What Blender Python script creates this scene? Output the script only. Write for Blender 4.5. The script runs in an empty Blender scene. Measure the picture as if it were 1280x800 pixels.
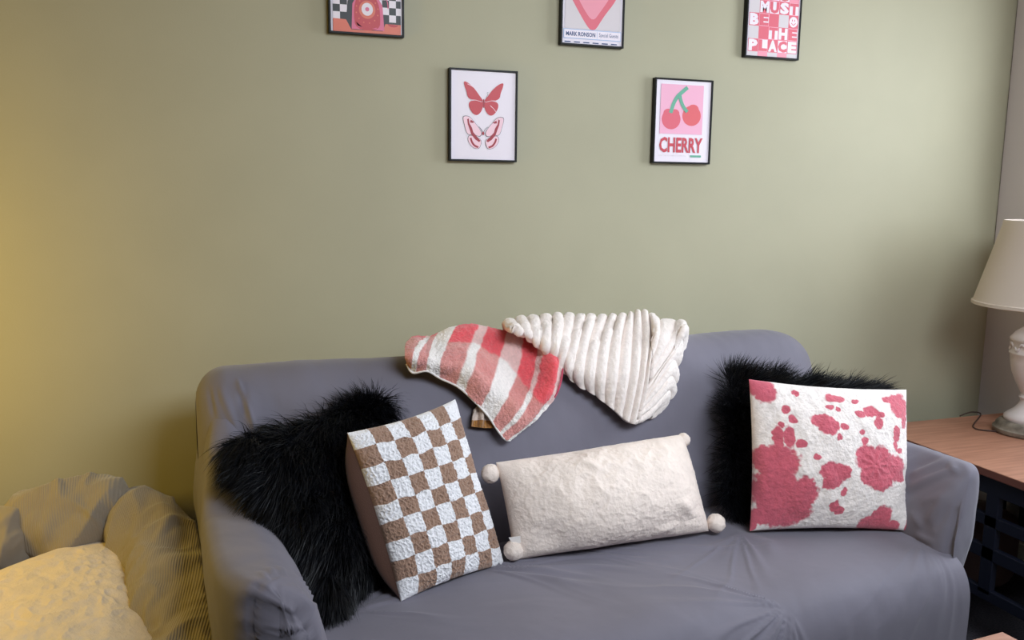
import bpy, bmesh, math, random
import numpy as np
from mathutils import Matrix, Vector
rng = np.random.default_rng(7)
random.seed(7)
SC = bpy.context.scene
COL = SC.collection

# ------------------------------------------------------------------ camera
FPX, YAW, PITCH, ROLL = 1081.3, .3364, .1533, .0123
CAM = np.array([0., -2.55, 1.40])
_F = np.array([math.sin(YAW)*math.cos(PITCH), math.cos(YAW)*math.cos(PITCH), -math.sin(PITCH)])
_R0 = np.array([math.cos(YAW), -math.sin(YAW), 0.]); _U0 = np.cross(_R0, _F)
_R = math.cos(ROLL)*_R0+math.sin(ROLL)*_U0; _U = -math.sin(ROLL)*_R0+math.cos(ROLL)*_U0
cd = bpy.data.cameras.new('camera'); cam = bpy.data.objects.new('camera', cd); COL.objects.link(cam)
cd.sensor_fit = 'HORIZONTAL'; cd.sensor_width = 36; cd.lens = FPX/1280*36; cd.clip_start = .02
cam.matrix_world = Matrix(((_R[0], _U[0], -_F[0], CAM[0]), (_R[1], _U[1], -_F[1], CAM[1]), (_R[2], _U[2], -_F[2], CAM[2]), (0, 0, 0, 1)))
SC.camera = cam

# ------------------------------------------------------------------ light
vs = SC.view_settings
vs.view_transform = 'Standard'; vs.look = 'None'; vs.gamma = 1; vs.exposure = .1; vs.use_curve_mapping = False
w = bpy.data.worlds.new('world'); SC.world = w; w.use_nodes = True
w.node_tree.nodes['Background'].inputs[0].default_value = (.62, .72, 1, 1)
w.node_tree.nodes['Background'].inputs[1].default_value = .6
def area(name, loc, look, sx, sy, power, col, spread=180):
    l = bpy.data.lights.new(name, 'AREA'); l.shape = 'RECTANGLE'; l.size = sx; l.size_y = sy
    l.energy = power; l.color = col; l.spread = math.radians(spread)
    o = bpy.data.objects.new(name, l); COL.objects.link(o)
    o.location = loc; o.rotation_euler = (Vector(look)-Vector(loc)).to_track_quat('-Z', 'Y').to_euler()
    return o
area('window_daylight', (2.93, -.88, 1.60), (0, -1.0, 1.25), .9, 1.15, 30, (.84, .91, 1))
area('ceiling_bounce_fill', (1.35, -2.25, 2.46), (1.1, 0, 1.0), 1.5, 1.2, 42, (.82, .90, 1), 120)  # added fill standing in for ceiling bounce
lp = bpy.data.lights.new('warm_lamp_light', 'POINT'); lp.energy = 19; lp.color = (1, .67, .10); lp.shadow_soft_size = .13
lo = bpy.data.objects.new('warm_lamp_light', lp); COL.objects.link(lo); lo.location = (-1.02, -.60, 1.10)

# ------------------------------------------------------------------ measuring helpers (photo pixel -> point on a real plane)
def ray(px, py): return _F+_R*(px-640)/FPX-_U*(py-400)/FPX
def onP(px, py, p, n):
    d = ray(px, py); p = np.asarray(p, float); n = np.asarray(n, float); return CAM+d*((p-CAM)@n)/(d@n)
def onY(px, py, y): return onP(px, py, (0, y, 0), (0, 1, 0))
def onX(px, py, x): return onP(px, py, (x, 0, 0), (1, 0, 0))
def onZ(px, py, z): return onP(px, py, (0, 0, z), (0, 0, 1))
TH = math.radians(4.725)                                  # the sofa stands a little askew
SO = np.array([.0508, -.2133, 0.])
SU = np.array([math.cos(TH), math.sin(TH), 0.]); SN = np.array([math.sin(TH), -math.cos(TH), 0.])
def L(x, d, z):                                           # sofa coordinates -> world
    x, d, z = np.broadcast_arrays(np.asarray(x, float), np.asarray(d, float), np.asarray(z, float))
    return SO+x[..., None]*SU+d[..., None]*SN+z[..., None]*np.array([0, 0, 1.])
def onD(px, py, d): return onP(px, py, SO+d*SN, SN)
def far(px, py, p, dist):                                 # point on the ray at dist from p, the farther one
    d = ray(px, py); d = d/np.linalg.norm(d); q = CAM-p; b = q@d; c = q@q-dist*dist; D = b*b-c
    t = -b+math.sqrt(max(D, 0)); return CAM+d*t
def srgb(r, g, b):
    f = lambda c: (c/255/12.92 if c/255 <= .04045 else ((c/255+.055)/1.055)**2.4)
    return np.array([f(r), f(g), f(b)])

# ------------------------------------------------------------------ noise
def _h(i, j, k, s):
    v = (i*374761393+j*668265263+k*2147483647+s*974634777) & 0xffffffff
    v = ((v ^ (v >> 13))*1274126177) & 0xffffffff
    v = (v ^ (v >> 16)) & 0xffffffff
    return v/0xffffffff*2-1
_ROT = np.array([[.36, .48, -.80], [-.80, .60, 0.], [.48, .64, .60]])
def noise(P, sc=1., s=0):
    P = (np.asarray(P) @ _ROT)*sc+3.7; I = np.floor(P).astype(np.int64); f = P-I; f = f*f*(3-2*f); r = 0
    for a in (0, 1):
        for b in (0, 1):
            for c in (0, 1):
                wgt = (f[..., 0] if a else 1-f[..., 0])*(f[..., 1] if b else 1-f[..., 1])*(f[..., 2] if c else 1-f[..., 2])
                r = r+wgt*_h(I[..., 0]+a, I[..., 1]+b, I[..., 2]+c, s)
    return r
def fbm(P, sc=1., o=3, s=0):
    r = 0; a = 1
    for i in range(o): r = r+a*noise(P, sc*2**i, s+i*17); a *= .5
    return r
def sm(x): x = np.clip(x, 0, 1); return x*x*(3-2*x)

# ------------------------------------------------------------------ materials
def mat(name, col=(.5, .5, .5), rough=.8, metal=0, sheen=0, attr=None, spec=.5, build=None, sheen_col=None, trans=0):
    m = bpy.data.materials.new(name); m.use_nodes = True; nt = m.node_tree; b = nt.nodes['Principled BSDF']
    b.inputs['Base Color'].default_value = (*col, 1); b.inputs['Roughness'].default_value = rough
    b.inputs['Metallic'].default_value = metal; b.inputs['Specular IOR Level'].default_value = spec
    if sheen:
        b.inputs['Sheen Weight'].default_value = sheen; b.inputs['Sheen Roughness'].default_value = .5
        if sheen_col is not None: b.inputs['Sheen Tint'].default_value = (*sheen_col, 1)
    if attr:
        a = nt.nodes.new('ShaderNodeAttribute'); a.attribute_name = attr; nt.links.new(a.outputs['Color'], b.inputs['Base Color'])
    if build: build(nt, b)
    return m
def bump(kind, scale, strength, dist=.002, detail=2, coord='Object', stretch=None, chain=None):
    def f(nt, b):
        tc = nt.nodes.new('ShaderNodeTexCoord'); src = tc.outputs[coord]
        if stretch:
            mp = nt.nodes.new('ShaderNodeMapping'); mp.inputs['Scale'].default_value = stretch
            nt.links.new(src, mp.inputs['Vector']); src = mp.outputs['Vector']
        if kind == 'noise':
            t = nt.nodes.new('ShaderNodeTexNoise'); t.inputs['Scale'].default_value = scale; t.inputs['Detail'].default_value = detail; out = t.outputs['Fac']
        elif kind == 'voronoi':
            t = nt.nodes.new('ShaderNodeTexVoronoi'); t.inputs['Scale'].default_value = scale; out = t.outputs['Distance']
        elif kind == 'wave':
            t = nt.nodes.new('ShaderNodeTexWave'); t.inputs['Scale'].default_value = scale; t.inputs['Distortion'].default_value = 0; out = t.outputs['Fac']
        nt.links.new(src, t.inputs['Vector'])
        bp = nt.nodes.new('ShaderNodeBump'); bp.inputs['Strength'].default_value = strength; bp.inputs['Distance'].default_value = dist
        nt.links.new(out, bp.inputs['Height'])
        if b.inputs['Normal'].links: nt.links.new(b.inputs['Normal'].links[0].from_socket, bp.inputs['Normal'])
        nt.links.new(bp.outputs['Normal'], b.inputs['Normal'])
        if chain: chain(nt, b)
    return f
def colnoise(c1, c2, scale, detail=3, stretch=None, chain=None, lo=.35, hi=.65):
    def f(nt, b):
        tc = nt.nodes.new('ShaderNodeTexCoord'); src = tc.outputs['Object']
        if stretch:
            mp = nt.nodes.new('ShaderNodeMapping'); mp.inputs['Scale'].default_value = stretch
            nt.links.new(src, mp.inputs['Vector']); src = mp.outputs['Vector']
        t = nt.nodes.new('ShaderNodeTexNoise'); t.inputs['Scale'].default_value = scale; t.inputs['Detail'].default_value = detail
        nt.links.new(src, t.inputs['Vector'])
        r = nt.nodes.new('ShaderNodeValToRGB'); r.color_ramp.elements[0].color = (*c1, 1); r.color_ramp.elements[1].color = (*c2, 1)
        r.color_ramp.elements[0].position = lo; r.color_ramp.elements[1].position = hi
        nt.links.new(t.outputs['Fac'], r.inputs['Fac']); nt.links.new(r.outputs['Color'], b.inputs['Base Color'])
        if chain: chain(nt, b)
    return f
M = {}
wc = srgb(176, 171, 145)
M['wall'] = mat('sage_paint', wc, .62, build=colnoise(wc*.97, wc*1.03, 3, chain=bump('noise', 260, .10, .002)), spec=.35)
M['wallwhite'] = mat('white_paint', srgb(205, 196, 196), .7, build=bump('noise', 260, .08, .002))
M['plain'] = mat('plain_plaster', srgb(120, 112, 100), .8, build=bump('noise', 100, .05))
M['ceil'] = mat('ceiling_white', srgb(176, 170, 160), .9, build=bump('noise', 80, .05))
M['carpet'] = mat('dark_carpet', srgb(50, 48, 54), .95, build=colnoise(srgb(36, 35, 42), srgb(66, 63, 70), 160, chain=bump('noise', 400, .6, .004)))
M['base'] = mat('baseboard_white', srgb(215, 212, 208), .5, build=bump('noise', 30, .03))
sf = srgb(117, 113, 124)
M['sofa'] = mat('stretch_grey_fabric', sf, .72, sheen=.18, spec=.3, build=colnoise(sf*.96, sf*1.04, 6, chain=bump('noise', 900, .12, .001, chain=bump('noise', 45, .10, .004))))
M['fur'] = mat('black_long_fur', srgb(10, 11, 15), .45, spec=.28, build=colnoise(srgb(6, 6, 8), srgb(15, 17, 23), 30))
M['furbase'] = mat('black_fur_backing', srgb(8, 8, 10), .9, build=bump('noise', 300, .5))
M['sherpa'] = mat('sherpa_checks', rough=.95, sheen=.3, attr='Col', build=bump('voronoi', 190, .35, .004, chain=bump('noise', 500, .5, .003)))
M['brown'] = mat('brown_velvet', srgb(84, 54, 40), .8, sheen=.3, build=bump('noise', 400, .3, .002))
M['cow'] = mat('cow_plush', rough=.9, sheen=.35, attr='Col', build=bump('noise', 260, .4, .004, detail=4))
pw = srgb(246, 230, 218)
M['plush'] = mat('blush_white_plush', pw, .92, sheen=.15, build=colnoise(pw*.95, pw*1.02, 40, chain=bump('noise', 240, .4, .004, detail=4)))
cr = srgb(228, 210, 184)
M['cream'] = mat('cream_plush', cr, .9, sheen=.3, build=colnoise(cr*.94, cr*1.02, 30, chain=bump('noise', 130, .5, .006, detail=5)))
rw = srgb(246, 234, 226)
M['ribbed'] = mat('ivory_ribbed_plush', rw, .9, sheen=.35, build=colnoise(rw*.94, rw*1.02, 60, chain=bump('noise', 300, .5, .004, detail=4)))
M['towel'] = mat('plaid_fleece', rough=.95, sheen=.35, attr='Col', build=bump('noise', 330, .8, .005, detail=3))
M['binding'] = mat('white_binding', srgb(238, 232, 228), .8, build=bump('noise', 500, .3))
M['mustard'] = mat('mustard_stitching', srgb(176, 122, 60), .8, build=bump('noise', 400, .4))
M['pinkstitch'] = mat('pink_stitching', srgb(222, 92, 118), .8, build=bump('noise', 400, .4))
cc = srgb(146, 136, 122)
def cordbuild(nt, b):
    uv = nt.nodes.new('ShaderNodeUVMap'); uv.uv_map = 'UVMap'
    t = nt.nodes.new('ShaderNodeTexWave'); t.inputs['Scale'].default_value = 1; t.wave_profile = 'SIN'; t.bands_direction = 'X'
    nt.links.new(uv.outputs['UV'], t.inputs['Vector'])
    bp = nt.nodes.new('ShaderNodeBump'); bp.inputs['Strength'].default_value = .5; bp.inputs['Distance'].default_value = .0016
    nt.links.new(t.outputs['Fac'], bp.inputs['Height']); nt.links.new(bp.outputs['Normal'], b.inputs['Normal'])
M['cord'] = mat('taupe_corduroy', cc, .85, sheen=.3, build=cordbuild)
M['cordplain'] = mat('taupe_fabric', cc*.8, .9, build=bump('noise', 300, .3))
w1, w2 = srgb(158, 110, 88), srgb(180, 130, 105)
M['wood'] = mat('peach_brown_wood', w1, .45, build=colnoise(w1, w2, 5, 6, (1, 14, 1), chain=bump('noise', 60, .05)))
M['woodedge'] = mat('dark_wood_edge', srgb(120, 74, 62), .5, build=bump('noise', 60, .05))
M['navy'] = mat('navy_painted_wood', srgb(14, 20, 38), .55, build=bump('noise', 50, .06))
M['shade'] = mat('cream_lamp_shade', srgb(214, 200, 188), .85, build=bump('noise', 420, .3, .001))
M['shadein'] = mat('shade_lining', srgb(240, 226, 200), .8, build=bump('noise', 200, .05))
M['ceramic'] = mat('white_glazed_ceramic', srgb(222, 212, 210), .4, build=bump('noise', 40, .05))
M['stone'] = mat('brown_stone_base', srgb(110, 100, 90), .45, build=colnoise(srgb(84, 75, 66), srgb(150, 140, 126), 22, 5, chain=bump('noise', 60, .2)))
M['bag'] = mat('brown_bag_fabric', srgb(96, 76, 72), .85, build=bump('noise', 200, .3))
M['frame'] = mat('black_frame', srgb(8, 8, 9), .45, spec=.25, build=bump('noise', 60, .03))
M['cordwire'] = mat('brown_wire', srgb(70, 50, 44), .6, build=bump('noise', 60, .03))
def paper(nm, r, g, b_, rough=.45): 
    M[nm] = mat('print_'+nm, srgb(r, g, b_), rough, build=bump('noise', 50, .02))
for a in [('p_white', 238, 228, 236), ('p_red', 196, 52, 62), ('p_pink', 240, 176, 200), ('p_lpink', 246, 206, 216), ('p_coral', 224, 98, 104), ('p_green', 104, 172, 146),
          ('p_black', 34, 34, 36), ('p_orange', 222, 112, 86), ('p_navy', 38, 66, 116), ('p_mag', 222, 104, 140), ('p_grey', 214, 204, 206), ('p_dred', 160, 28, 44), ('p_rose', 222, 100, 116),
          ('p_blue', 170, 190, 224), ('p_heart', 238, 150, 166), ('p_wash', 240, 150, 168), ('p_text', 200, 70, 84)]: paper(*a)

# ------------------------------------------------------------------ object helpers
def link(name, me, parent=None, mats=()):
    for m in mats: me.materials.append(m)
    o = bpy.data.objects.new(name, me); COL.objects.link(o)
    if parent is not None: o.parent = parent
    return o
def tag(o, label=None, cat=None, group=None, kind=None):
    if label: o['label'] = label
    if cat: o['category'] = cat
    if group: o['group'] = group
    if kind: o['kind'] = kind
    return o
def thing(name, label, cat, loc=(0, 0, 0), group=None):
    o = bpy.data.objects.new(name, None); COL.objects.link(o); o.location = tuple(float(c) for c in loc); o.empty_display_size = .1
    return tag(o, label, cat, group)
def wloc(o):
    v = np.zeros(3)
    while o is not None: v = v+np.array(o.location); o = o.parent
    return v
def raw(name, V, Fs, m, parent=None, smooth=True, cols=None, uvs=None, merge=False, origin=None, midx=None):
    """V are world positions; the object's origin is its parent's, or its own base"""
    V = np.asarray(V, float).reshape(-1, 3)
    if parent is None:
        og = np.array([V[:, 0].mean(), V[:, 1].mean(), V[:, 2].min()]) if origin is None else np.array(origin, float)
    else: og = wloc(parent)
    me = bpy.data.meshes.new(name); me.from_pydata((V-og).tolist(), [], Fs if isinstance(Fs, list) else Fs.tolist()); me.update()
    if smooth: me.polygons.foreach_set('use_smooth', [True]*len(me.polygons))
    if cols is not None:
        at = me.color_attributes.new('Col', 'FLOAT_COLOR', 'POINT')
        c4 = np.ones((len(V), 4)); c4[:, :3] = np.asarray(cols).reshape(-1, 3); at.data.foreach_set('color', c4.ravel())
    if uvs is not None:
        uvl = me.uv_layers.new(name='UVMap'); li = np.zeros(len(me.loops), int); me.loops.foreach_get('vertex_index', li)
        uvl.data.foreach_set('uv', np.asarray(uvs).reshape(-1, 2)[li].ravel())
    if merge:
        bm = bmesh.new(); bm.from_mesh(me); bmesh.ops.remove_doubles(bm, verts=bm.verts, dist=1e-5)
        bmesh.ops.recalc_face_normals(bm, faces=bm.faces); bm.to_mesh(me); bm.free()
    mats = m if isinstance(m, (list, tuple)) else [m]
    o = link(name, me, parent, mats)
    if midx is not None: me.polygons.foreach_set('material_index', list(midx))
    if parent is None: o.location = tuple(og)
    return o
def gfaces(nu, nv, cu=False, cv=False, off=0, flip=False):
    i, j = np.meshgrid(np.arange(nu if cu else nu-1), np.arange(nv if cv else nv-1), indexing='ij')
    a = i*nv+j; b = ((i+1) % nu)*nv+j; c = ((i+1) % nu)*nv+(j+1) % nv; d = i*nv+(j+1) % nv
    q = np.stack([a, b, c, d], -1).reshape(-1, 4)
    if flip: q = q[:, ::-1]
    return q+off
def normals(P, cu=False, cv=False):
    def der(A, ax, cyc):
        if cyc: return np.roll(A, -1, ax)-np.roll(A, 1, ax)
        return np.gradient(A, axis=ax)
    n = np.cross(der(P, 0, cu), der(P, 1, cv)); return n/(np.linalg.norm(n, axis=-1, keepdims=True)+1e-12)
def seg(P, A, B, wd, amp, soft=.9):
    """a fold: a ridge of width wd along the segment A-B, fading at its ends"""
    A = np.asarray(A); B = np.asarray(B); AB = B-A; t = ((P-A)@AB)/(AB@AB); tc = np.clip(t, 0, 1)
    d = np.linalg.norm(P-(A+tc[..., None]*AB), axis=-1)
    e = np.sin(math.pi*np.clip(tc, .0, 1))**soft if soft else 1
    return amp*np.exp(-(d/wd)**2)*e
def hit(P, px, py):
    """the point of a built surface that is seen at a measured pixel"""
    d = P.reshape(-1, 3)-CAM; z = d@_F; e = np.hypot(640+FPX*(d@_R)/z-px, 400-FPX*(d@_U)/z-py); k = np.where(e < 7)[0]
    if len(k) == 0: return P.reshape(-1, 3)[np.argmin(e)]
    k = k[z[k] < z[k].min()+.06]; return P.reshape(-1, 3)[k[np.argmin(e[k])]]
def path_fold(P, pts, wd, amp):
    r = 0
    for a, b in zip(pts[:-1], pts[1:]): r = np.maximum(r, seg(P, a, b, wd, abs(amp), 0))
    return r*np.sign(amp)
def catmull(C, n, axis=0):
    """resample control points along an axis with Catmull-Rom"""
    C = np.moveaxis(np.asarray(C, float), axis, 0); k = len(C); t = np.linspace(0, k-1, n); i = np.minimum(t.astype(int), k-2); f = (t-i)
    f = f.reshape((-1,)+(1,)*(C.ndim-1)); g = lambda j: C[np.clip(j, 0, k-1)]
    p0, p1, p2, p3 = g(i-1), g(i), g(i+1), g(i+2)
    p0 = np.where((i == 0).reshape(f.shape), 2*p1-p2, p0); p3 = np.where((i == k-2).reshape(f.shape), 2*p2-p1, p3)
    r = .5*(2*p1+(p2-p0)*f+(2*p0-5*p1+4*p2-p3)*f*f+(3*p1-p0-3*p2+p3)*f**3)
    return np.moveaxis(r, 0, axis)
def frame_path(C):
    T = np.gradient(C, axis=0); T /= np.linalg.norm(T, axis=1, keepdims=True)
    up = np.array([0, 0, 1.]); A = np.cross(T, up)
    bad = np.linalg.norm(A, axis=1) < 1e-3; A[bad] = np.array([1., 0, 0]); A /= np.linalg.norm(A, axis=1, keepdims=True)
    return T, A, np.cross(A, T)
def tube(C, r, nt=10, caps=True, disp=None):
    """returns V,F of a tube along C with radius r (scalar/array), closed by rounded ends"""
    C = np.asarray(C, float); n = len(C); r = np.broadcast_to(np.asarray(r, float), (n,)).copy()
    T, A, B = frame_path(C); a = np.linspace(0, 2*math.pi, nt, endpoint=False)
    P = C[:, None]+r[:, None, None]*(np.cos(a)[None, :, None]*A[:, None]+np.sin(a)[None, :, None]*B[:, None])
    if disp is not None:
        N = P-C[:, None]; N /= np.linalg.norm(N, axis=-1, keepdims=True)+1e-9; P = P+disp(P, N)[..., None]*N
    V = P.reshape(-1, 3); F = gfaces(n, nt, cv=True).tolist()
    if caps:
        F.append(list(range(nt))); F.append([(n-1)*nt+k for k in range(nt)][::-1])
    return V, F
class MB:
    def __init__(s): s.V = []; s.F = []; s.I = []
    def add(s, V, F, mi=0):
        o = len(s.V); s.V += [tuple(map(float, v)) for v in V]; s.F += [[int(i)+o for i in f] for f in F]; s.I += [mi]*len(F); return s
    def box(s, p0, p1, mi=0, bev=0.0):
        bm = bmesh.new(); bmesh.ops.create_cube(bm, size=1)
        c = [(a+b)/2 for a, b in zip(p0, p1)]; d = [abs(b-a) for a, b in zip(p0, p1)]
        for v in bm.verts: v.co = Vector((c[k]+v.co[k]*d[k] for k in range(3)))
        if bev: bmesh.ops.bevel(bm, geom=list(bm.edges), offset=bev, segments=3, affect='EDGES', profile=.5)
        bm.verts.index_update(); s.add([v.co for v in bm.verts], [[v.index for v in f.verts] for f in bm.faces], mi); bm.free(); return s
    def lathe(s, prof, c, n=48, mi=0):
        a = np.linspace(0, 2*math.pi, n, endpoint=False); pr = np.array(prof)
        P = np.stack([c[0]+pr[:, 0:1]*np.cos(a), c[1]+pr[:, 0:1]*np.sin(a), c[2]+np.repeat(pr[:, 1:2], n, 1)], -1)
        return s.add(P.reshape(-1, 3), gfaces(len(pr), n, cv=True), mi)
    def obj(s, name, m, parent=None, smooth=False, **k):
        o = raw(name, s.V, s.F, m, parent, smooth, midx=s.I, **k); return o
def autosmooth(o, ang=35):
    me = o.data; bm = bmesh.new(); bm.from_mesh(me); bmesh.ops.recalc_face_normals(bm, faces=bm.faces)
    for e in bm.edges: e.smooth = not (len(e.link_faces) == 2 and e.calc_face_angle(0) > math.radians(ang))
    for f in bm.faces: f.smooth = True
    bm.to_mesh(me); bm.free(); return o

# ------------------------------------------------------------------ setting
XL, XR, YF, ZC = -2.3, 2.86, -4.6, 2.5
def struct(name, mb, m, lab=None):
    o = mb.obj(name, m); o['kind'] = 'structure'
    if lab: o['label'] = lab
    return o
struct('floor', MB().box((XL-.1, YF-.1, -.1), (XR+.1, .1, 0)), M['carpet'], 'dark charcoal carpet floor')
struct('ceiling', MB().box((XL-.1, YF-.1, ZC), (XR+.1, .1, ZC+.1)), M['ceil'], 'white ceiling')
struct('wall_back', MB().box((XL-.1, 0, 0), (XR, .1, ZC)), M['wall'], 'sage green painted wall behind the sofa')
struct('wall_left', MB().box((XL-.1, YF, 0), (XL, 0, ZC)), M['wall'], 'sage green side wall')
struct('wall_front', MB().box((XL-.1, YF-.1, 0), (XR+.1, YF, ZC)), M['plain'], 'plain wall')
WY0, WY1, WZ0, WZ1 = -1.36, -.40, 1.0, 2.22
struct('wall_right', MB().box((XR, WY1, 0), (XR+.1, .1, ZC)).box((XR, YF, 0), (XR+.1, WY0, ZC)).box((XR, WY0, 0), (XR+.1, WY1, WZ0)).box((XR, WY0, WZ1), (XR+.1, WY1, ZC)),
       M['wallwhite'], 'dull white side wall meeting the green wall in the corner')
wm = MB()
for a, b in (((WY0, WZ0), (WY0+.05, WZ1)), ((WY1-.05, WZ0), (WY1, WZ1)), ((WY0, WZ0), (WY1, WZ0+.05)), ((WY0, WZ1-.05), (WY1, WZ1)), (((WY0+WY1)/2-.02, WZ0), ((WY0+WY1)/2+.02, WZ1))):
    wm.box((XR+.02, a[0], a[1]), (XR+.06, b[0], b[1]))
struct('window_1', wm, M['base'], 'white window frame in the side wall')
struct('baseboard_right', MB().box((XR-.014, -1.3, 0), (XR, 0, .09), bev=.003), M['base'], 'white baseboard along the side wall')
struct('baseboard_back', MB().box((XL, -.014, 0), (XR-.014, 0, .09), bev=.003), M['base'], 'white baseboard along the green wall')
tr = MB(); V, F = tube([(XR-.001, -.002, z) for z in np.linspace(1.2, 2.49, 8)], .0014, 6); tr.add(V, F)
struct('trim_1', tr, M['stone'], 'thin dark crack line in the wall corner')

# ------------------------------------------------------------------ sofa
sofa = thing('sofa', 'blue-grey sofa under a wrinkled stretch cover along the green wall', 'sofa', L(.85, .45, 0.))
ZS = .47
def rounded_profile(pts, n, it=3):
    P = np.array(pts, float)
    for _ in range(it):
        Q = [P[0]]
        for a, b in zip(P[:-1], P[1:]): Q += [a*.75+b*.25, a*.25+b*.75]
        Q.append(P[-1]); P = np.array(Q)
    d = np.r_[0, np.cumsum(np.linalg.norm(np.diff(P, axis=0), axis=1))]
    t = np.linspace(0, d[-1], n); return np.stack([np.interp(t, d, P[:, k]) for k in range(P.shape[1])], -1)
RIDGE = .94
# backrest: section in (d, z), lofted along x with rounded ends
bs = rounded_profile([(.02, .05), (.015, .5), (.0, .80), (.0, .90), (.05, RIDGE), (.15, RIDGE+.003), (.205, .88), (.25, .74), (.33, .48), (.36, .30), (.36, .2)], 150)
nx = 620; xs = np.linspace(-.105, 1.835, nx)
def endround(x, r=.13):
    e = np.minimum(x-xs[0], xs[-1]-x); return np.where(e < r, 1-np.sqrt(np.clip(1-((r-np.clip(e, 0, r))/r)**2, 0, 1)), 0)
er = endround(xs, .19); er = np.where(xs < .5, endround(xs, .07), er)
Pb = np.zeros((nx, 150, 3)); cz = .45
er2 = np.array([er]*150).T
dd = bs[:, 0][None]*(1-.0*er2)+(.11-bs[:, 0][None])*er2*.85
zz = bs[:, 1][None]-np.clip(bs[:, 1][None]-.6, 0, 1)*er2*np.where(xs < .5, .22, .45)[:, None]
Pb = L(xs[:, None]+0*dd, dd, zz)
Nb = -normals(Pb)
if (Nb[300, 100]@SN) < 0: Nb = -Nb
dsp = .006*fbm(Pb, 3.2, 2, 3)+.0018*fbm(Pb*np.array([1, 1, .4]), 16, 2, 5)
BF = lambda px, py: onP(px, py, L(0, .225, .81), SN*.88+np.array([0, 0, .47]))
for a, b, wd, am in [((296, 478), (306, 500), .006, .009), ((304, 497), (320, 540), .006, .010), ((299, 482), (309, 520), .010, -.008), ((302, 480), (322, 538), .020, .006), ((270, 486), (292, 545), .006, -.008), ((276, 486), (298, 545), .008, .006), ((262, 485), (270, 520), .006, -.006), ((350, 500), (330, 560), .03, -.004)]:
    dsp = dsp+seg(Pb, hit(Pb, *a), hit(Pb, *b), wd, am, .6)
Pb = Pb+Nb*dsp[..., None]
raw('backrest', Pb, gfaces(nx, 150), M['sofa'], sofa)
def back_end(ix):  # flat ends closed
    pass
# seat: section lofted along x
x0s, x1s = .02, 1.70
ss = rounded_profile([(.26, ZS-.05), (.28, ZS), (.5, ZS+.004), (.72, ZS+.006), (.84, ZS-.005), (.885, ZS-.07), (.89, .30), (.885, .04)], 230)
nx = 380; xs = np.linspace(x0s, x1s, nx)
X = xs[:, None]+0*ss[None, :, 0]; D = ss[:, 0][None]+0*X; Z = ss[:, 1][None]+0*X
bul = np.exp(-((X-.62)/.55)**2)*.02+np.exp(-((X-1.38)/.28)**2)*.012
fr = sm((Z-.05)/.3)
D = D+bul*fr*sm((D-.3)/.5)
Z = Z-.012*np.exp(-((X-1.10)/.10)**2)*sm((D-.35)/.4)*sm((Z-.2)/.2)
Ps = L(X, D, Z); Ns = normals(Ps)
if Ns[190, 60][2] < 0: Ns = -Ns
dsp = .004*fbm(Ps, 4, 2, 11)+.0012*fbm(Ps*np.array([1, 1, .35]), 22, 2, 12)*sm((D-.6)/.3)
T_ = lambda px, py: onZ(px, py, ZS)
FR = lambda px, py: onD(px, py, .90)
for a, b, wd, am in [((780, 683), (965, 684), .010, .005), ((640, 716), (750, 724), .010, .006), ((650, 722), (752, 741), .011, .005)]:
    dsp = dsp+seg(Ps, T_(*a), T_(*b), wd, am, 1)
for a, b, wd, am in [((925, 722), (988, 746), .011, .007), ((905, 772), (965, 772), .011, .006), ((870, 745), (900, 798), .014, .004)]:
    dsp = dsp+seg(Ps, FR(*a), FR(*b), wd, am, 1)
dsp = dsp+path_fold(Ps, [T_(925, 668), T_(960, 680), FR(985, 705), FR(992, 750)], .02, .006)
arc = np.r_[0, np.cumsum(np.linalg.norm(np.diff(ss, axis=0), axis=1))][None]+0*X
def gather(pt, Rr, freq, amp, a0, a1, seed):
    k = np.argmin(np.linalg.norm(Ps-pt, axis=-1)); cx, cs = X.ravel()[k], arc.ravel()[k]
    dx, dy = X-cx, arc-cs; r = np.hypot(dx, dy); an = np.arctan2(dy, dx)
    mask = sm((an-math.radians(a0))/.35)*sm((math.radians(a1)-an)/.35)
    w_ = noise(np.stack([an*freq+.5*noise(np.stack([r*9, an*2, 0*r], -1), 1, seed+1), r*3.0, 0*r], -1), 1, seed)
    st = np.clip(1-2.2*np.abs(w_), 0, 1)**1.3
    return amp*st*mask*sm(r/.05)*np.exp(-(r/Rr)**2)
dsp = dsp+gather(T_(600, 712), .34, 7, .011, -12, 62, 5)+gather(T_(700, 690), .30, 8, .006, -5, 60, 9)+gather(T_(925, 668), .30, 7, .007, 95, 178, 15)
dsp = dsp+gather(FR(1000, 735), .26, 8, .011, -179, -120, 25)+gather(FR(1000, 735), .30, 8, .012, 110, 179.9, 26)+gather(FR(1000, 745), .5, 9, .004, 60, 120, 27)
dsp = dsp+gather(T_(1150, 680), .35, 7, .004, 80, 170, 28)+gather(T_(440, 770), .3, 7, .006, -60, 40, 29)
Ps = Ps+Ns*dsp[..., None]
raw('seat', Ps, gfaces(nx, 230), M['sofa'], sofa)
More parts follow.
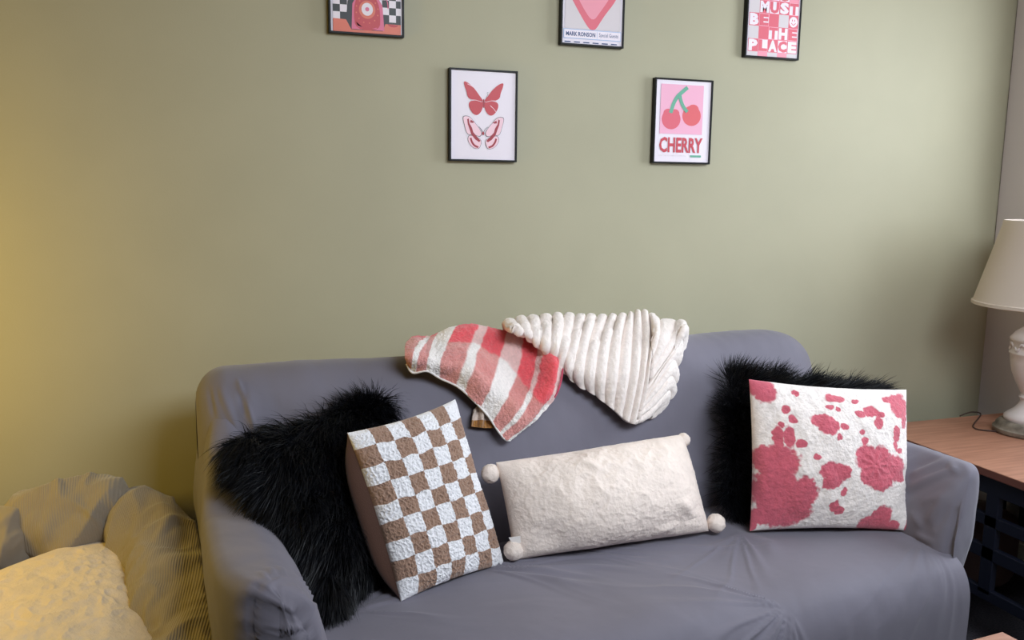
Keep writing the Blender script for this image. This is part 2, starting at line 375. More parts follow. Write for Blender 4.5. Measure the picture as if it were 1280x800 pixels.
# lint speck on the seat
# arms
def arm(side):
    # cross-sections in (x, z); xi inner, xo outer at the top; side -1 left, +1 right
    nd, nt = 150, 170
    xi, xo = (.075, -.135) if side < 0 else (1.655, 1.800)
    flare = .12*side
    DF = .83; ds = np.linspace(.03, DF, nd)
    P = np.zeros((nd, nt, 3)); 
    for k, d in enumerate(ds):
        rise = sm((.46-d)/.36); zt = .69+.20*rise
        if side > 0: zt = .688+.15*sm((.40-d)/.34)
        e = max(0, (d-(DF-.035))/.035); sh = .035*(1-math.sqrt(max(0, 1-e*e)))   # rounded front
        rz = rise if side < 0 else sm((.40-d)/.34); xout = xo-side*.055*rz
        top_in = xi+side*(.03+.06*rise); 
        pr = [(xi, .10), (xi, ZS-.05), (xi+side*.008, zt-.16), (xi+side*(.035+.05*rise), zt-.06), (xi+side*(.075+.03*rise), zt-.012), (xout-side*.055, zt+.004), (xout-side*.018, zt+.002), (xout, zt-.028), (xo-side*(.006+.02*rz), zt-.17), (xo-side*.010, min(zt-.20, .52)), (xo-flare*.85, .22), (xo-flare, .03)]
        q = rounded_profile(pr, nt, 2)
        c = np.array([(xi+xout)/2, (zt+.1)/2]); hx = abs(xout-xi)/2; hz = zt/2
        q = c+(q-c)*np.array([1-sh/hx, 1-sh/hz])
        if side < 0:
            e2 = max(0, (d-(DF-.16))/.16); so = .085*(1-math.sqrt(max(0, 1-e2*e2))); wgt = sm(((xi-q[:, 0])/(xi-xo)-.35)/.65)
            q[:, 0] = q[:, 0]+so*wgt
        P[k] = L(q[:, 0], d, q[:, 1])
    # close the front face
    cap = []
    last = P[-1]; cen = last.mean(0)
    nc = 26
    ctr_x, ctr_z = (xi+xo)/2-flare*.35, None
    for f in np.linspace(0, 1, nc)[1:]:
        q = last.copy(); loc = (last-SO); lx = loc@SU; lz = loc[:, 2]
        cx = ctr_x+0*lz; q = L(lx+(cx-lx)*f, DF+.012*math.sin(f*math.pi/2), lz+(np.minimum(lz, .50)-lz)*f)
        cap.append(q)
    P = np.concatenate([P, np.array(cap)], 0)
    N = normals(P)
    if N[60, nt//2][2] < 0: N = -N
    lx = (P-SO)@SU; ld = (P-SO)@SN
    ds_ = .004*fbm(P, 4, 2, 20+side)+.0014*fbm(P, 18, 2, 22+side)
    lz = P[..., 2]; fc = sm((ld-(DF-.05))/.04)
    def radial(pt, freq, amp, Rr, seed):
        c0 = (pt-SO); dx = lx-c0@SU; dz = lz-c0[2]; r = np.hypot(dx, dz); an = np.arctan2(dz, dx)
        w_ = noise(np.stack([an*freq+.6*noise(np.stack([r*10, an, 0*r], -1), 1, seed+1), r*4, 0*r], -1), 1, seed)
        return amp*np.clip(1-2.2*np.abs(w_), 0, 1)**1.2*sm(r/.04)*np.exp(-(r/Rr)**2)*fc
    if side < 0:
        H = lambda p: hit(P, *p)
        ds_ = ds_+path_fold(P, [H(p) for p in ((324, 797), (325, 762), (333, 738), (350, 726), (376, 725), (398, 742))], .004, .006)
        ds_ = ds_+path_fold(P, [H(p) for p in ((316, 790), (318, 758), (325, 735))], .005, -.005)
        ds_ = ds_+radial(H((408, 760)), 4, .007, .16, 71)+radial(H((345, 728)), 4, .005, .13, 73)
        for a, b, wd, am in [((345, 732), (402, 768), .008, .008), ((386, 762), (404, 750), .006, .006), ((343, 722), (337, 710), .006, .005), ((354, 722), (348, 710), .005, .005), ((334, 728), (326, 714), .006, .005),
                             ((258, 500), (276, 556), .006, .007), ((262, 495), (284, 550), .006, -.007), ((270, 500), (292, 560), .008, .006), ((252, 505), (266, 560), .006, -.005)]:
            ds_ = ds_+seg(P, H(a), H(b), wd, am, .6)
    else:
        H = lambda p: hit(P, *p)
        for a, b, wd, am in [((1132, 612), (1198, 584), .010, .013), ((1132, 622), (1204, 594), .008, -.009), ((1136, 598), (1188, 576), .010, .008), ((1132, 578), (1180, 566), .010, .006), ((1134, 588), (1176, 572), .008, -.006),
                             ((1150, 630), (1180, 618), .012, .005), ((1160, 655), (1186, 612), .012, .007), ((1168, 665), (1190, 630), .008, -.006), ((1140, 640), (1152, 662), .010, .005), ((1186, 578), (1200, 594), .007, .008), ((1142, 668), (1168, 680), .007, .007)]:
            ds_ = ds_+seg(P, H(a), H(b), wd, am, .8)
    P = P+N*ds_[..., None]
    o = raw('armrest', P, gfaces(len(P), nt), M['sofa'], sofa)
    return o
arm(-1); arm(1)

# ------------------------------------------------------------------ pillows
def pillow_grid(c, n=200, T=.07, pinch=.05, pw=.5, m=None):
    TL, TR, BR, BL = [np.asarray(p, float) for p in c]
    a = np.linspace(-1, 1, n); a = np.sign(a)*np.abs(a)**.9 if False else np.sin(a*math.pi/2)*.35+a*.65
    m = m or n; b = np.linspace(-1, 1, m); b = np.sin(b*math.pi/2)*.35+b*.65
    U, V = np.meshgrid(a, b, indexing='ij')           # V=-1 is the top
    u = U*(1-pinch*(1-V**2)); v = V*(1-pinch*(1-U**2))
    s, t = (u+1)/2, (v+1)/2
    P = (1-s)[..., None]*((1-t)[..., None]*TL+t[..., None]*BL)+s[..., None]*((1-t)[..., None]*TR+t[..., None]*BR)
    nrm = np.cross(TR-BL, TL-BR); nrm = nrm/np.linalg.norm(nrm)
    if nrm@(CAM-(TL+BR)/2) < 0: nrm = -nrm
    H = T*np.clip((1-U**2)*(1-V**2), 0, 1)**pw
    return U, V, P, H, nrm
def cloth_pillow(root, c, front_mat, back_mat, T=.07, Tb=None, n=200, m=None, pinch=.05, pw=.5, disp=None, colfun=None, names=('front_cover', 'back_cover'), swell=0):
    m = m or n
    U, V, P, H, nr = pillow_grid(c, n, T, pinch, pw, m)
    edge = np.clip((1-U**2)*(1-V**2)*6, 0, 1)
    F = P+nr*H[..., None]; dsp = 0 if disp is None else disp(F, U, V)*edge**.5
    N = normals(F); N = np.where(((N@nr) < 0)[..., None], -N, N); F = F+N*np.asarray(dsp)[..., None] if disp is not None else F
    B = P-nr*(H*((Tb or T)/T))[..., None]
    if swell:
        h = H/T; ax = (np.asarray(c[0])-np.asarray(c[1]))+(np.asarray(c[3])-np.asarray(c[2])); ax = ax/np.linalg.norm(ax)
        B = B+ax*(swell*np.clip(4*h*(1-h), 0, 1)*sm(-U*1.5)*(1-V**4))[..., None]
    if front_mat is back_mat and colfun is None:
        o = raw(names[0], np.concatenate([F.reshape(-1, 3), B.reshape(-1, 3)]), np.concatenate([gfaces(n, m), gfaces(n, m, off=n*m, flip=True)]), front_mat, root, merge=True); return o, F, N, U, V
    cols = colfun(F, U, V) if colfun else None
    if front_mat is back_mat:
        colsb = colfun(B, U, V)
        o = raw(names[0], np.concatenate([F.reshape(-1, 3), B.reshape(-1, 3)]), np.concatenate([gfaces(n, m), gfaces(n, m, off=n*m, flip=True)]), front_mat, root,
                cols=np.concatenate([cols.reshape(-1, 3), colsb.reshape(-1, 3)])); return o, F, N, U, V
    o = raw(names[0], F, gfaces(n, m), front_mat, root, cols=cols)
    raw(names[1], B, gfaces(n, m, flip=True), back_mat, root)
    return o, F, N, U, V
def fur(name, P, N, count, length, droop, flow, parent, mtl, width=.0011, nseg=4, curl=.3, seed=1, weight=None):
    """long strands growing from surface points P with normals N"""
    r = np.random.default_rng(seed); P = P.reshape(-1, 3); N = N.reshape(-1, 3)
    idx = r.choice(len(P), count, p=weight) if weight is not None else r.integers(0, len(P), count)
    p = P[idx]+r.normal(0, .002, (count, 3)); n = N[idx]
    cl = np.stack([noise(p, 28, 1), noise(p, 28, 2), noise(p, 28, 3)], -1)
    fine = r.normal(0, .22, (count, 3))
    d0 = n*.75+cl*curl*1.6+fine+np.asarray(flow)*.5; d0 /= np.linalg.norm(d0, axis=1, keepdims=True)
    ln = length*(.55+.6*r.random(count)); pts = [p]; d = d0
    for k in range(nseg):
        d = d+np.asarray(flow)*.35+np.array([0, 0, -droop])+cl*.10; d /= np.linalg.norm(d, axis=1, keepdims=True)
        pts.append(pts[-1]+d*(ln/nseg)[:, None])
    pts = np.array(pts)                              # nseg+1, count, 3
    side = np.cross(d0, r.normal(0, 1, (count, 3))); side /= np.linalg.norm(side, axis=1, keepdims=True)+1e-9
    Vs = []; w_ = width*np.array([1, 1, .8, .5])[:nseg]
    for k in range(nseg): Vs += [pts[k]-side*w_[k], pts[k]+side*w_[k]]
    Vs.append(pts[nseg]); V = np.stack(Vs, 1); nv = V.shape[1]; base = (np.arange(count)*nv)[:, None]
    F = []
    for k in range(nseg-1): F.append(base+np.array([[2*k, 2*k+1, 2*k+3, 2*k+2]]))
    q = np.concatenate(F).tolist(); t = (base+np.array([[2*nseg-2, 2*nseg-1, 2*nseg]])).tolist()
    o = raw(name, V.reshape(-1, 3), q+t, mtl, parent); o['kind'] = 'stuff'
    return o

# black fur pillow, left
Zs = ZS+.012
def fur_pillow(label, c, flow, n_str, seed, T=.075, length=.085):
    c = [np.asarray(p) for p in c]; base = (c[2]+c[3])/2
    root = thing('fur_pillow', label, 'pillow', base)
    o, F, N, U, V = cloth_pillow(root, c, M['furbase'], M['furbase'], T=T, n=90, pinch=.03, pw=.42, names=('cushion_body', ''))
    w_ = (np.ones_like(U)+2.5*(np.maximum(abs(U), abs(V)) > .9)); w_ = w_.ravel()/w_.sum()
    ctr = F.mean((0, 1)); nr = N[45, 45]
    out = F-ctr; out = out-(out@nr)[..., None]*nr; out /= np.linalg.norm(out, axis=-1, keepdims=True)+1e-6
    e = np.clip(np.maximum(abs(U), abs(V))-.6, 0, 1)[..., None]*2.2
    Nn = N+out*e; Nn /= np.linalg.norm(Nn, axis=-1, keepdims=True)
    fur('fur_pile', F, Nn, n_str, length, .10, flow, root, M['fur'], seed=seed, weight=w_)
    return root
BLp = L(.125, .57, Zs+.03); BRp = L(.40, .25, Zs+.03)
TLp = onD(292, 556, .36); TRp = onD(474, 508, .18)
fur_pillow('black long-haired pillow slumped in the left corner behind the checkered pillow', (TLp, TRp, BRp, BLp), (-.40, -.25, -.55), 56000, 3, T=.035, length=.09)

# black fur pillow, right
a_ = onD(915, 632, .42); b_ = L(1.62, .46, Zs+.02)
TLr = onD(914, 476, .28); TRr = onD(1093, 492, .36)
fur_pillow('black long-haired pillow standing behind the pink cow-print pillow', (TLr, TRr, b_, a_), (.55, -.02, .0), 34000, 5, T=.045, length=.09)

# checkered sherpa pillow
cBL = onZ(501, 752, ZS+.006); cBR = onZ(630, 706, ZS+.0)
cBR = cBR+np.array([.06, .07, 0])*.0
cTL = onD(434, 541, .43); cTR = onD(569, 499, .31)
print('checker', cBL, cBR, cTL, cTR, np.linalg.norm(cBR-cBL), np.linalg.norm(cTR-cTL))
root = thing('checkered_pillow', 'brown and white checkered sherpa pillow leaning on the left black fur pillow', 'pillow', (cBL+cBR)/2)
cb, cw = srgb(158, 126, 106), srgb(240, 238, 240)
def checks(F, U, V):
    u = (U+1)/2; v = (V+1)/2
    wv = .012*noise(np.stack([U*6, V*6, 0*U], -1), 1, 4); wu = .012*noise(np.stack([U*6, V*6, 0*U+9], -1), 1, 5)
    k = (np.floor((u+wu)*7).clip(0, 6)+np.floor((v+wv)*9).clip(0, 8))
    f = (k % 2)[..., None]
    c = cw*(1-f)+cb*f; return c*(1+.06*noise(F, 300, 3))[..., None]
def sherpa(F, U, V):
    n1 = noise(F, 130, 8); n2 = noise(F, 190, 9)
    return .0022*(1-2*np.abs(n1))+.0015*(1-2*np.abs(n2))+.006*fbm(F, 9, 2, 5)
cloth_pillow(root, (cTL, cTR, cBR, cBL), M['sherpa'], M['brown'], T=.05, Tb=.08, n=380, m=460, pinch=.05, pw=.42, disp=sherpa, colfun=checks, swell=.04)

# blush white lumbar pillow with pompoms
pBL = onZ(643, 700, ZS+.012); pBR = onZ(886, 664, ZS+.012)
pTL = onD(620, 578, .375); pTR = onD(852, 543, .40)
print('lumbar', np.linalg.norm(pBR-pBL), pTL, pTR)
root = thing('lumbar_pillow', 'blush white plush rectangular pillow with pompom corners on the seat', 'pillow', (pBL+pBR)/2)
def wrinkle(F, U, V):
    d = .008*fbm(F, 7, 2, 31)+.0030*(1-2*np.abs(noise(F+.02*noise(F, 20, 4)[..., None], 20, 33)))*(.4+.6*sm((.3-V)/.5))+.0010*(1-2*np.abs(noise(F, 60, 34)))+.0008*noise(F, 170, 35)
    for a, b, wd, am in [((-.35, -.85), (-.1, -.45), .05, .010), ((-.2, -.9), (.05, -.5), .05, .008), ((.8, .4), (.55, .9), .08, -.008), ((.62, .25), (.75, .7), .06, .014), ((.3, .9), (.6, .75), .05, .010), ((-.7, .3), (-.75, .9), .1, -.01)]:
        Q = np.stack([U, V], -1); d = d+seg(Q, a, b, wd*1.3, am*.7)
    return d
pc = (pTL, pTR, pBR, pBL)
o, F_, N_, U_, V_ = cloth_pillow(root, pc, M['plush'], M['plush'], T=.115, Tb=.05, n=360, m=240, pinch=.015, pw=.5, disp=wrinkle, names=('cushion_body', ''))
def short_fur(name, F, N, root, mtl, cnt, seed, ln=.006, cols=None):
    return fur(name, F, N, cnt, ln, .05, (0, 0, -.1), root, mtl, width=.0005, nseg=2, seed=seed)
def ball(c, r, seed):
    n, m_ = 40, 56; th = np.linspace(0, math.pi, n); ph = np.linspace(0, 2*math.pi, m_, endpoint=False)
    T2, P2 = np.meshgrid(th, ph, indexing='ij'); D3 = np.stack([np.sin(T2)*np.cos(P2), np.sin(T2)*np.sin(P2), np.cos(T2)], -1)
    rr = r*(1+.05*noise(D3, 3, seed)+.05*noise(D3, 14, seed+1)); return c+D3*rr[..., None], gfaces(n, m_, cv=True), D3
for k, (px, py, cc_, r) in enumerate([(613, 592, pTL, .024), (854, 550, pTR, .019), (895, 654, pBR, .025), (642, 688, pBL, .025)]):
    cen = onP(px, py, cc_, _F)
    if k >= 2: cen[2] = max(cen[2], ZS+.022)
    V3, F3, D3 = ball(cen, r, 40+k)
    po = raw('pompom', V3, F3, M['plush'], root, merge=False)
tg = MB(); q = [onP(a, b, pBL+SN*.01, _F) for a, b in ((636, 672), (652, 670), (655, 678), (640, 680))]
tg.add([*q, *[p+np.array([0, .0012, 0]) for p in q]], [(0, 1, 2, 3), (7, 6, 5, 4), (0, 4, 5, 1), (1, 5, 6, 2), (2, 6, 7, 3), (3, 7, 4, 0)])
tg.obj('sewn_tag', M['binding'], root)

# pink cow print pillow
wBL = onZ(937, 664, ZS+.010); wBR = onZ(1140, 664, ZS+.010)
wTL = far(936, 474, wBL, .405); wTR = far(1133, 487, wBR, .405)
print('cow', np.linalg.norm(wBR-wBL), wTL, wTR, wBL, wBR)
root = thing('cow_print_pillow', 'white plush pillow with pink cow spots against the right armrest', 'pillow', (wBL+wBR)/2)
blobs = [(243, 190, 40, 46), (225, 170, 30, 22), (342, 190, 11, 11), (462, 205, 30, 17), (440, 237, 13, 9), (468, 245, 9, 9), (530, 215, 13, 8), (300, 256, 13, 12), (317, 288, 14, 17), (282, 305, 12, 11),
         (405, 288, 36, 26), (425, 305, 36, 34), (475, 308, 14, 14), (458, 345, 9, 11), (540, 258, 17, 15), (573, 250, 24, 22), (598, 290, 17, 18), (602, 262, 15, 11), (688, 225, 46, 46), (650, 205, 26, 18), (705, 280, 16, 30),
         (668, 325, 15, 28), (665, 365, 10, 20), (680, 380, 11, 9), (270, 350, 18, 42), (302, 345, 16, 36), (335, 365, 18, 16), (270, 430, 62, 62), (230, 410, 30, 34), (265, 520, 62, 92), (345, 530, 48, 55), (305, 590, 82, 52), (235, 600, 35, 32),
         (385, 408, 11, 11), (432, 455, 42, 32), (470, 462, 28, 30), (435, 495, 30, 26), (478, 525, 9, 15), (550, 410, 42, 45), (600, 430, 52, 60), (650, 440, 50, 45), (600, 490, 45, 32), (560, 470, 36, 36), (680, 472, 22, 20), (545, 352, 13, 15), (535, 322, 8, 11),
         (455, 575, 16, 22), (470, 590, 15, 15), (618, 608, 32, 40), (598, 632, 52, 26), (660, 635, 26, 20), (715, 630, 9, 26), (213, 628, 16, 20)]
cp, cwh = srgb(200, 92, 108), srgb(236, 226, 220)
def cowcol(F, U, V):
    x = 210+(U+1)/2*525; y = 160+(V+1)/2*488
    Q = np.stack([U*5, V*5, 0*U], -1); x = x+5.5*fbm(Q, 2.2, 3, 7); y = y+5.5*fbm(Q, 2.2, 3, 8)
    f = np.zeros_like(U)
    for cx, cy, rx, ry in blobs: f = np.maximum(f, 1.25-np.sqrt(((x-cx)/rx)**2+((y-cy)/ry)**2))
    f = f+.10*noise(F, 170, 91)+.08*noise(F, 90, 92); k = sm((f-.14)/.24)[..., None]; c = cwh*(1-k)+cp*k
    return c*(1+.10*noise(F, 90, 3)+.06*noise(F, 260, 4))[..., None]
def plush(F, U, V):
    d = .006*fbm(F, 8, 2, 51)+.0030*noise(F, 30, 52)+.0011*noise(F, 120, 53)+.0007*noise(F, 260, 54)
    Q = np.stack([U, V], -1)
    for k in range(9):
        a = k*.7; d = d+seg(Q, (.42, .12), (.42+.2*math.cos(a), .12+.2*math.sin(a)), .022, .0025)
    return d
wc4 = (wTL, wTR, wBR, wBL)
o, F_, N_, U_, V_ = cloth_pillow(root, wc4, M['cow'], M['cow'], T=.075, n=360, m=360, pinch=.045, pw=.5, disp=plush, colfun=cowcol, names=('cushion_body', ''))

# ------------------------------------------------------------------ throws on the backrest
def bf(px, py, off):  # point on the leaning front face of the backrest, lifted by off
    nrm = SN*.93+np.array([0, 0, .36]); nrm = nrm/np.linalg.norm(nrm); return onP(px, py, L(0, .205, .88)+nrm*off, nrm)
def rd(px, py, d): return onD(px, py, d)
def throw(name, ctl, nu, nv, thick, mtl, parent, dispf=None, colf=None, uvs=None):
    C = catmull(catmull(ctl, nu, 0), nv, 1); N = normals(C); mid = N[nu//2, nv//2]
    if mid@SN < 0: N = -N
    u, v = np.meshgrid(np.linspace(0, 1, nu), np.linspace(0, 1, nv), indexing='ij')
    Fp = C+N*(dispf(C, u, v) if dispf else 0*u)[..., None]; Bk = C-N*thick
    V = np.concatenate([Fp.reshape(-1, 3), Bk.reshape(-1, 3)]); f = [gfaces(nu, nv), gfaces(nu, nv, off=nu*nv, flip=True)]
    def strip(ii):
        ii = np.array(ii); return np.stack([ii[:-1], ii[1:], ii[1:]+nu*nv, ii[:-1]+nu*nv], -1)
    g = np.arange(nu*nv).reshape(nu, nv)
    f += [strip(g[0]), strip(g[-1]), strip(g[:, 0]), strip(g[:, -1])]
    cols = None
    if colf: c = colf(C, u, v); cols = np.concatenate([c.reshape(-1, 3)]*2)
    o = raw(name, V, np.concatenate(f), mtl, parent, cols=cols)
    bm = bmesh.new(); bm.from_mesh(o.data); bmesh.ops.recalc_face_normals(bm, faces=bm.faces); bm.to_mesh(o.data); bm.free()
    return o, Fp, C, N
# plaid throw: rows u along the bound edge, columns v from that edge up over the ridge
G = [  # (v0 edge) ... (v1 behind the ridge)
    [bf(508, 455, .035), bf(506, 444, .05), rd(508, 432, .15), rd(519, 424, .09), rd(530, 430, .03)],
    [bf(516, 466, .03), bf(520, 446, .06), rd(528, 430, .17), rd(537, 417, .10), rd(545, 424, .03)],
    [bf(534, 464, .045), bf(537, 445, .07), rd(541, 428, .17), rd(550, 413, .10), rd(560, 424, .03)],
    [bf(550, 473, .03), bf(552, 452, .06), rd(560, 430, .17), rd(572, 410, .10), rd(580, 424, .03)],
    [bf(573, 484, .035), bf(580, 458, .055), rd(590, 432, .17), rd(601, 409, .10), rd(605, 424, .03)],
    [bf(594, 503, .035), bf(606, 473, .06), rd(616, 440, .18), rd(627, 410, .10), rd(630, 424, .03)],
    [bf(610, 520, .03), bf(628, 490, .055), rd(641, 450, .19), rd(648, 411, .11), rd(655, 424, .03)],
    [bf(622, 538, .03), bf(644, 510, .05), rd(662, 470, .21), rd(672, 424, .13), rd(676, 430, .04)],
    [bf(631, 549, .025), bf(660, 524, .04), bf(684, 488, .05), bf(694, 450, .05), rd(692, 434, .10)],
    [bf(638, 551, .02), bf(672, 524, .03), bf(696, 492, .03), bf(703, 462, .03), rd(700, 443, .10)]]
pth = thing('plaid_throw', 'pink, coral and white plaid fleece throw draped over the sofa back', 'blanket', L(.55, .12, RIDGE))
dp, cl_, wh, pp, dk = srgb(222, 150, 142), srgb(238, 88, 96), srgb(246, 238, 232), srgb(238, 196, 190), srgb(206, 116, 112)
def plaidc(P, u, v):
    u = u+.006*noise(P, 60, 1); v = v+.01*noise(P, 60, 2)
    white_u = np.zeros_like(u)
    for a, b in [(.085, .135), (.215, .33), (.435, .485), (.60, .71), (.80, .83), (.93, 1.01)]: white_u = np.maximum(white_u, sm((u-a)/.012+.5)*sm((b-u)/.012+.5))
    coral = np.maximum(sm((v-.50+.1*sm((u-.55)/.3))/.03+.5)*(v < .93), 0)*(u > .33)
    coral = np.maximum(coral, ((v > .55) & (u > .76) & (v < .90))*1.)
    coral = np.maximum(coral, ((v > .66) & (u < .2))*.8)
    a = white_u[..., None]; c = coral[..., None]
    band = ((v > .28) & (v < .42))[..., None]*1.
    base = dp*(1-.35*band)+dk*.35*band
    c0 = base*(1-c)+cl_*c; c1 = wh*(1-c)+pp*c
    return (c0*(1-a)+c1*a)*(1+.10*noise(P, 240, 6))[..., None]
def plaidd(P, u, v):
    f = .010*np.sin(u*15+v*3+1.2*noise(P, 7, 73))*sm(v*3)*sm((1.1-v)*3)*(1-sm((u-.9)*8))
    return f+.0040*fbm(P, 26, 3, 71)+.0015*noise(P, 230, 72)
o, Fp, C, N = throw('throw_cloth', G, 300, 200, .006, M['towel'], pth, plaidd, plaidc)
V, F = tube(C[:, 0][::3], .0028, 8); raw('bound_edge', V, F, M['binding'], pth)
hem = MB(); Hs = C[-1]
for k in range(92, 165, 3):
    p = Hs[k]; q = C[-8, min(k+2, 199)]; V, F = tube([q+N[-8, k]*.004, (p+q)/2+N[-1, k]*.005, p, p-N[-1, k]*.005], .0018, 6); hem.add(V, F)
hem.obj('hem_stitching', M['pinkstitch'], pth, smooth=True)
G2 = [[bf(592, 512, .012), bf(590, 522, .014), bf(589, 533, .014)], [bf(604, 503, .014), bf(605, 520, .018), bf(606, 535, .016)], [bf(622, 512, .012), bf(626, 524, .012), bf(630, 535, .012)]]
def g2c(P, u, v): return np.where((v > .66)[..., None], srgb(176, 122, 60)*(1+.25*np.sin(u*60))[..., None], srgb(222, 202, 188))
throw('underside_flap', G2, 60, 50, .006, M['towel'], pth, plaidd, g2c)

# ivory ribbed throw
rth = thing('ribbed_throw', 'ivory plush throw with thick ribs bunched over the sofa back', 'blanket', L(1.0, .12, RIDGE))
# rib centre lines: (top, middle, middle, lower end)
tops = [(628, 407), (648, 401), (666, 398), (686, 397), (704, 397), (722, 397), (738, 398), (756, 399), (771, 398), (786, 397), (797, 394), (806, 394), (817, 400)]
mid1 = [(634, 409), (652, 409), (668, 411), (684, 414), (699, 420), (713, 426), (728, 428), (745, 428), (762, 428), (780, 426), (796, 424), (810, 422), (818, 422)]
mid2 = [(640, 411), (656, 416), (669, 423), (684, 431), (697, 440), (708, 450), (722, 460), (739, 464), (756, 466), (775, 468), (792, 468), (804, 466), (811, 462)]
ends = [(646, 412), (662, 420), (676, 432), (688, 446), (699, 459), (712, 470), (726, 482), (741, 491), (755, 503), (769, 515), (781, 526), (790, 529), (797, 520)]
R3 = []
for k in range(13):
    lift = .035+.02*(k/12)
    R3.append([rd(tops[k][0]+3, tops[k][1]+12, .02), rd(*tops[k], .09), rd(mid1[k][0], mid1[k][1], .17+.02*(k > 3)) if mid1[k][1] < 436 else bf(*mid1[k], lift+.01), bf(*mid2[k], lift) if k > 2 else rd(*mid2[k], .20), bf(*ends[k], .02)])
R3 = np.array(R3)
NR = 15
def ribs(P, u, v):
    ph = u*NR+.18*noise(np.stack([u*0, v*3, u*2], -1), 1, 3); f = ph-np.floor(ph)
    s = np.sqrt(np.clip(1-(2*f-1)**2, 0, 1)); kk = np.floor(ph)
    seg_ = .0025*np.sin(v*26+kk*1.9)*(u < .45)
    step = .012*sm((v-(.42-.1*np.sin(kk*2.1)))/.02)*(u > .2)*(u < .72)*np.exp(-np.maximum(v-.42, 0)*3)
    return .017*s*(.75+.35*u)+seg_*s+step+.0012*noise(P, 160, 3)
o, Fp, C, N = throw('throw_cloth', R3, 460, 170, .012, M['ribbed'], rth, ribs)
# bundled end to the right of the last rib
B4 = np.array([
    [rd(806, 404, .05), rd(812, 396, .12), bf(817, 412, .045), bf(815, 430, .05)],
    [rd(830, 408, .05), rd(828, 402, .12), bf(824, 416, .05), bf(815, 446, .055)],
    [rd(850, 415, .06), rd(848, 403, .13), bf(838, 420, .045), bf(814, 460, .055)],
    [rd(856, 425, .06), bf(856, 408, .05), bf(842, 432, .045), bf(812, 474, .05)],
    [bf(852, 440, .01), bf(849, 428, .035), bf(836, 446, .045), bf(808, 486, .05)],
    [bf(846, 458, .01), bf(840, 456, .04), bf(826, 470, .05), bf(803, 500, .045)],
    [bf(844, 480, .01), bf(837, 474, .04), bf(824, 486, .045), bf(799, 512, .04)],
    [bf(836, 500, .005), bf(833, 492, .03), bf(815, 508, .035), bf(795, 522, .03)],
    [bf(812, 524, .0), bf(812, 518, .015), bf(803, 526, .02), bf(792, 529, .02)]])
def ribs2(P, u, v):
    f = (u*8+.2*np.sin(v*5)) % 1; s = np.sqrt(np.clip(1-(2*f-1)**2, 0, 1)); return .011*s+.0012*noise(P, 160, 5)
throw('gathered_end', B4, 240, 110, .012, M['ribbed'], rth, ribs2)

# ------------------------------------------------------------------ framed prints on the wall
FD = .021
def shape(mb, pts, mi, lvl, fr):
    """flat polygon of the print; pts in 0..1 across / 0..1 up"""
    x0, z0, w_, h_ = fr
    bm = bmesh.new(); vs_ = [bm.verts.new((x0+a*w_, -FD+.004-.00025*lvl, z0+b*h_)) for a, b in pts]
    f = bm.faces.new(vs_); f.normal_update()
    if f.normal.y > 0: f.normal_flip()
    r = bmesh.ops.triangulate(bm, faces=[f]); bm.verts.index_update()
    mb.add([v.co for v in bm.verts], [[v.index for v in g.verts] for g in bm.faces], mi); bm.free()
def rect(mb, a0, b0, a1, b1, mi, lvl, fr): shape(mb, [(a0, b0), (a1, b0), (a1, b1), (a0, b1)], mi, lvl, fr)
def ell(mb, cx, cy, rx, ry, mi, lvl, fr, n=28, a0=0, a1=2*math.pi): shape(mb, [(cx+rx*math.cos(a0+(a1-a0)*k/n), cy+ry*math.sin(a0+(a1-a0)*k/n)) for k in range(n)], mi, lvl, fr)
def smooth_poly(pts, it=2):
    P = np.array(pts, float)
    for _ in range(it):
        Q = []
        for a, b in zip(P, np.roll(P, -1, 0)): Q += [a*.75+b*.25, a*.25+b*.75]
        P = np.array(Q)
    return [tuple(p) for p in P]
def stroke(mb, pts, wd, mi, lvl, fr):
    asp = fr[3]/fr[2]
    P = catmull(np.array(pts, float), 16, 0); T = np.gradient(P, axis=0); T[:, 1] *= asp; T /= np.linalg.norm(T, axis=1, keepdims=True)
    Nn = np.stack([-T[:, 1], T[:, 0]/asp], -1); A = P+Nn*wd/2; B = P-Nn*wd/2
    shape(mb, [tuple(p) for p in A]+[tuple(p) for p in B[::-1]], mi, lvl, fr)
def text(mb, s, box, mi, lvl, fr, bold=.0):
    """letters fitted into box (0..1 of the print)"""
    cu = bpy.data.curves.new('t', 'FONT'); cu.body = s; cu.size = 1; cu.offset = bold; cu.resolution_u = 2; cu.fill_mode = 'FRONT'
    ob = bpy.data.objects.new('t', cu); COL.objects.link(ob); bpy.context.view_layer.update()
    me = bpy.data.meshes.new_from_object(ob.evaluated_get(bpy.context.evaluated_depsgraph_get()))
    V = np.array([v.co for v in me.vertices])[:, :2]; F = [list(p.vertices) for p in me.polygons]
    mn, mx = V.min(0), V.max(0); q = (V-mn)/(mx-mn)
    x0, z0, w_, h_ = fr; a0, b0, a1, b1 = box
    W = [(x0+(a0+u*(a1-a0))*w_, -FD+.004-.00025*lvl, z0+(b0+v*(b1-b0))*h_) for u, v in q]
    mb.add(W, F, mi); bpy.data.objects.remove(ob); bpy.data.curves.remove(cu); bpy.data.meshes.remove(me)
FW, FH = .2125, .2690
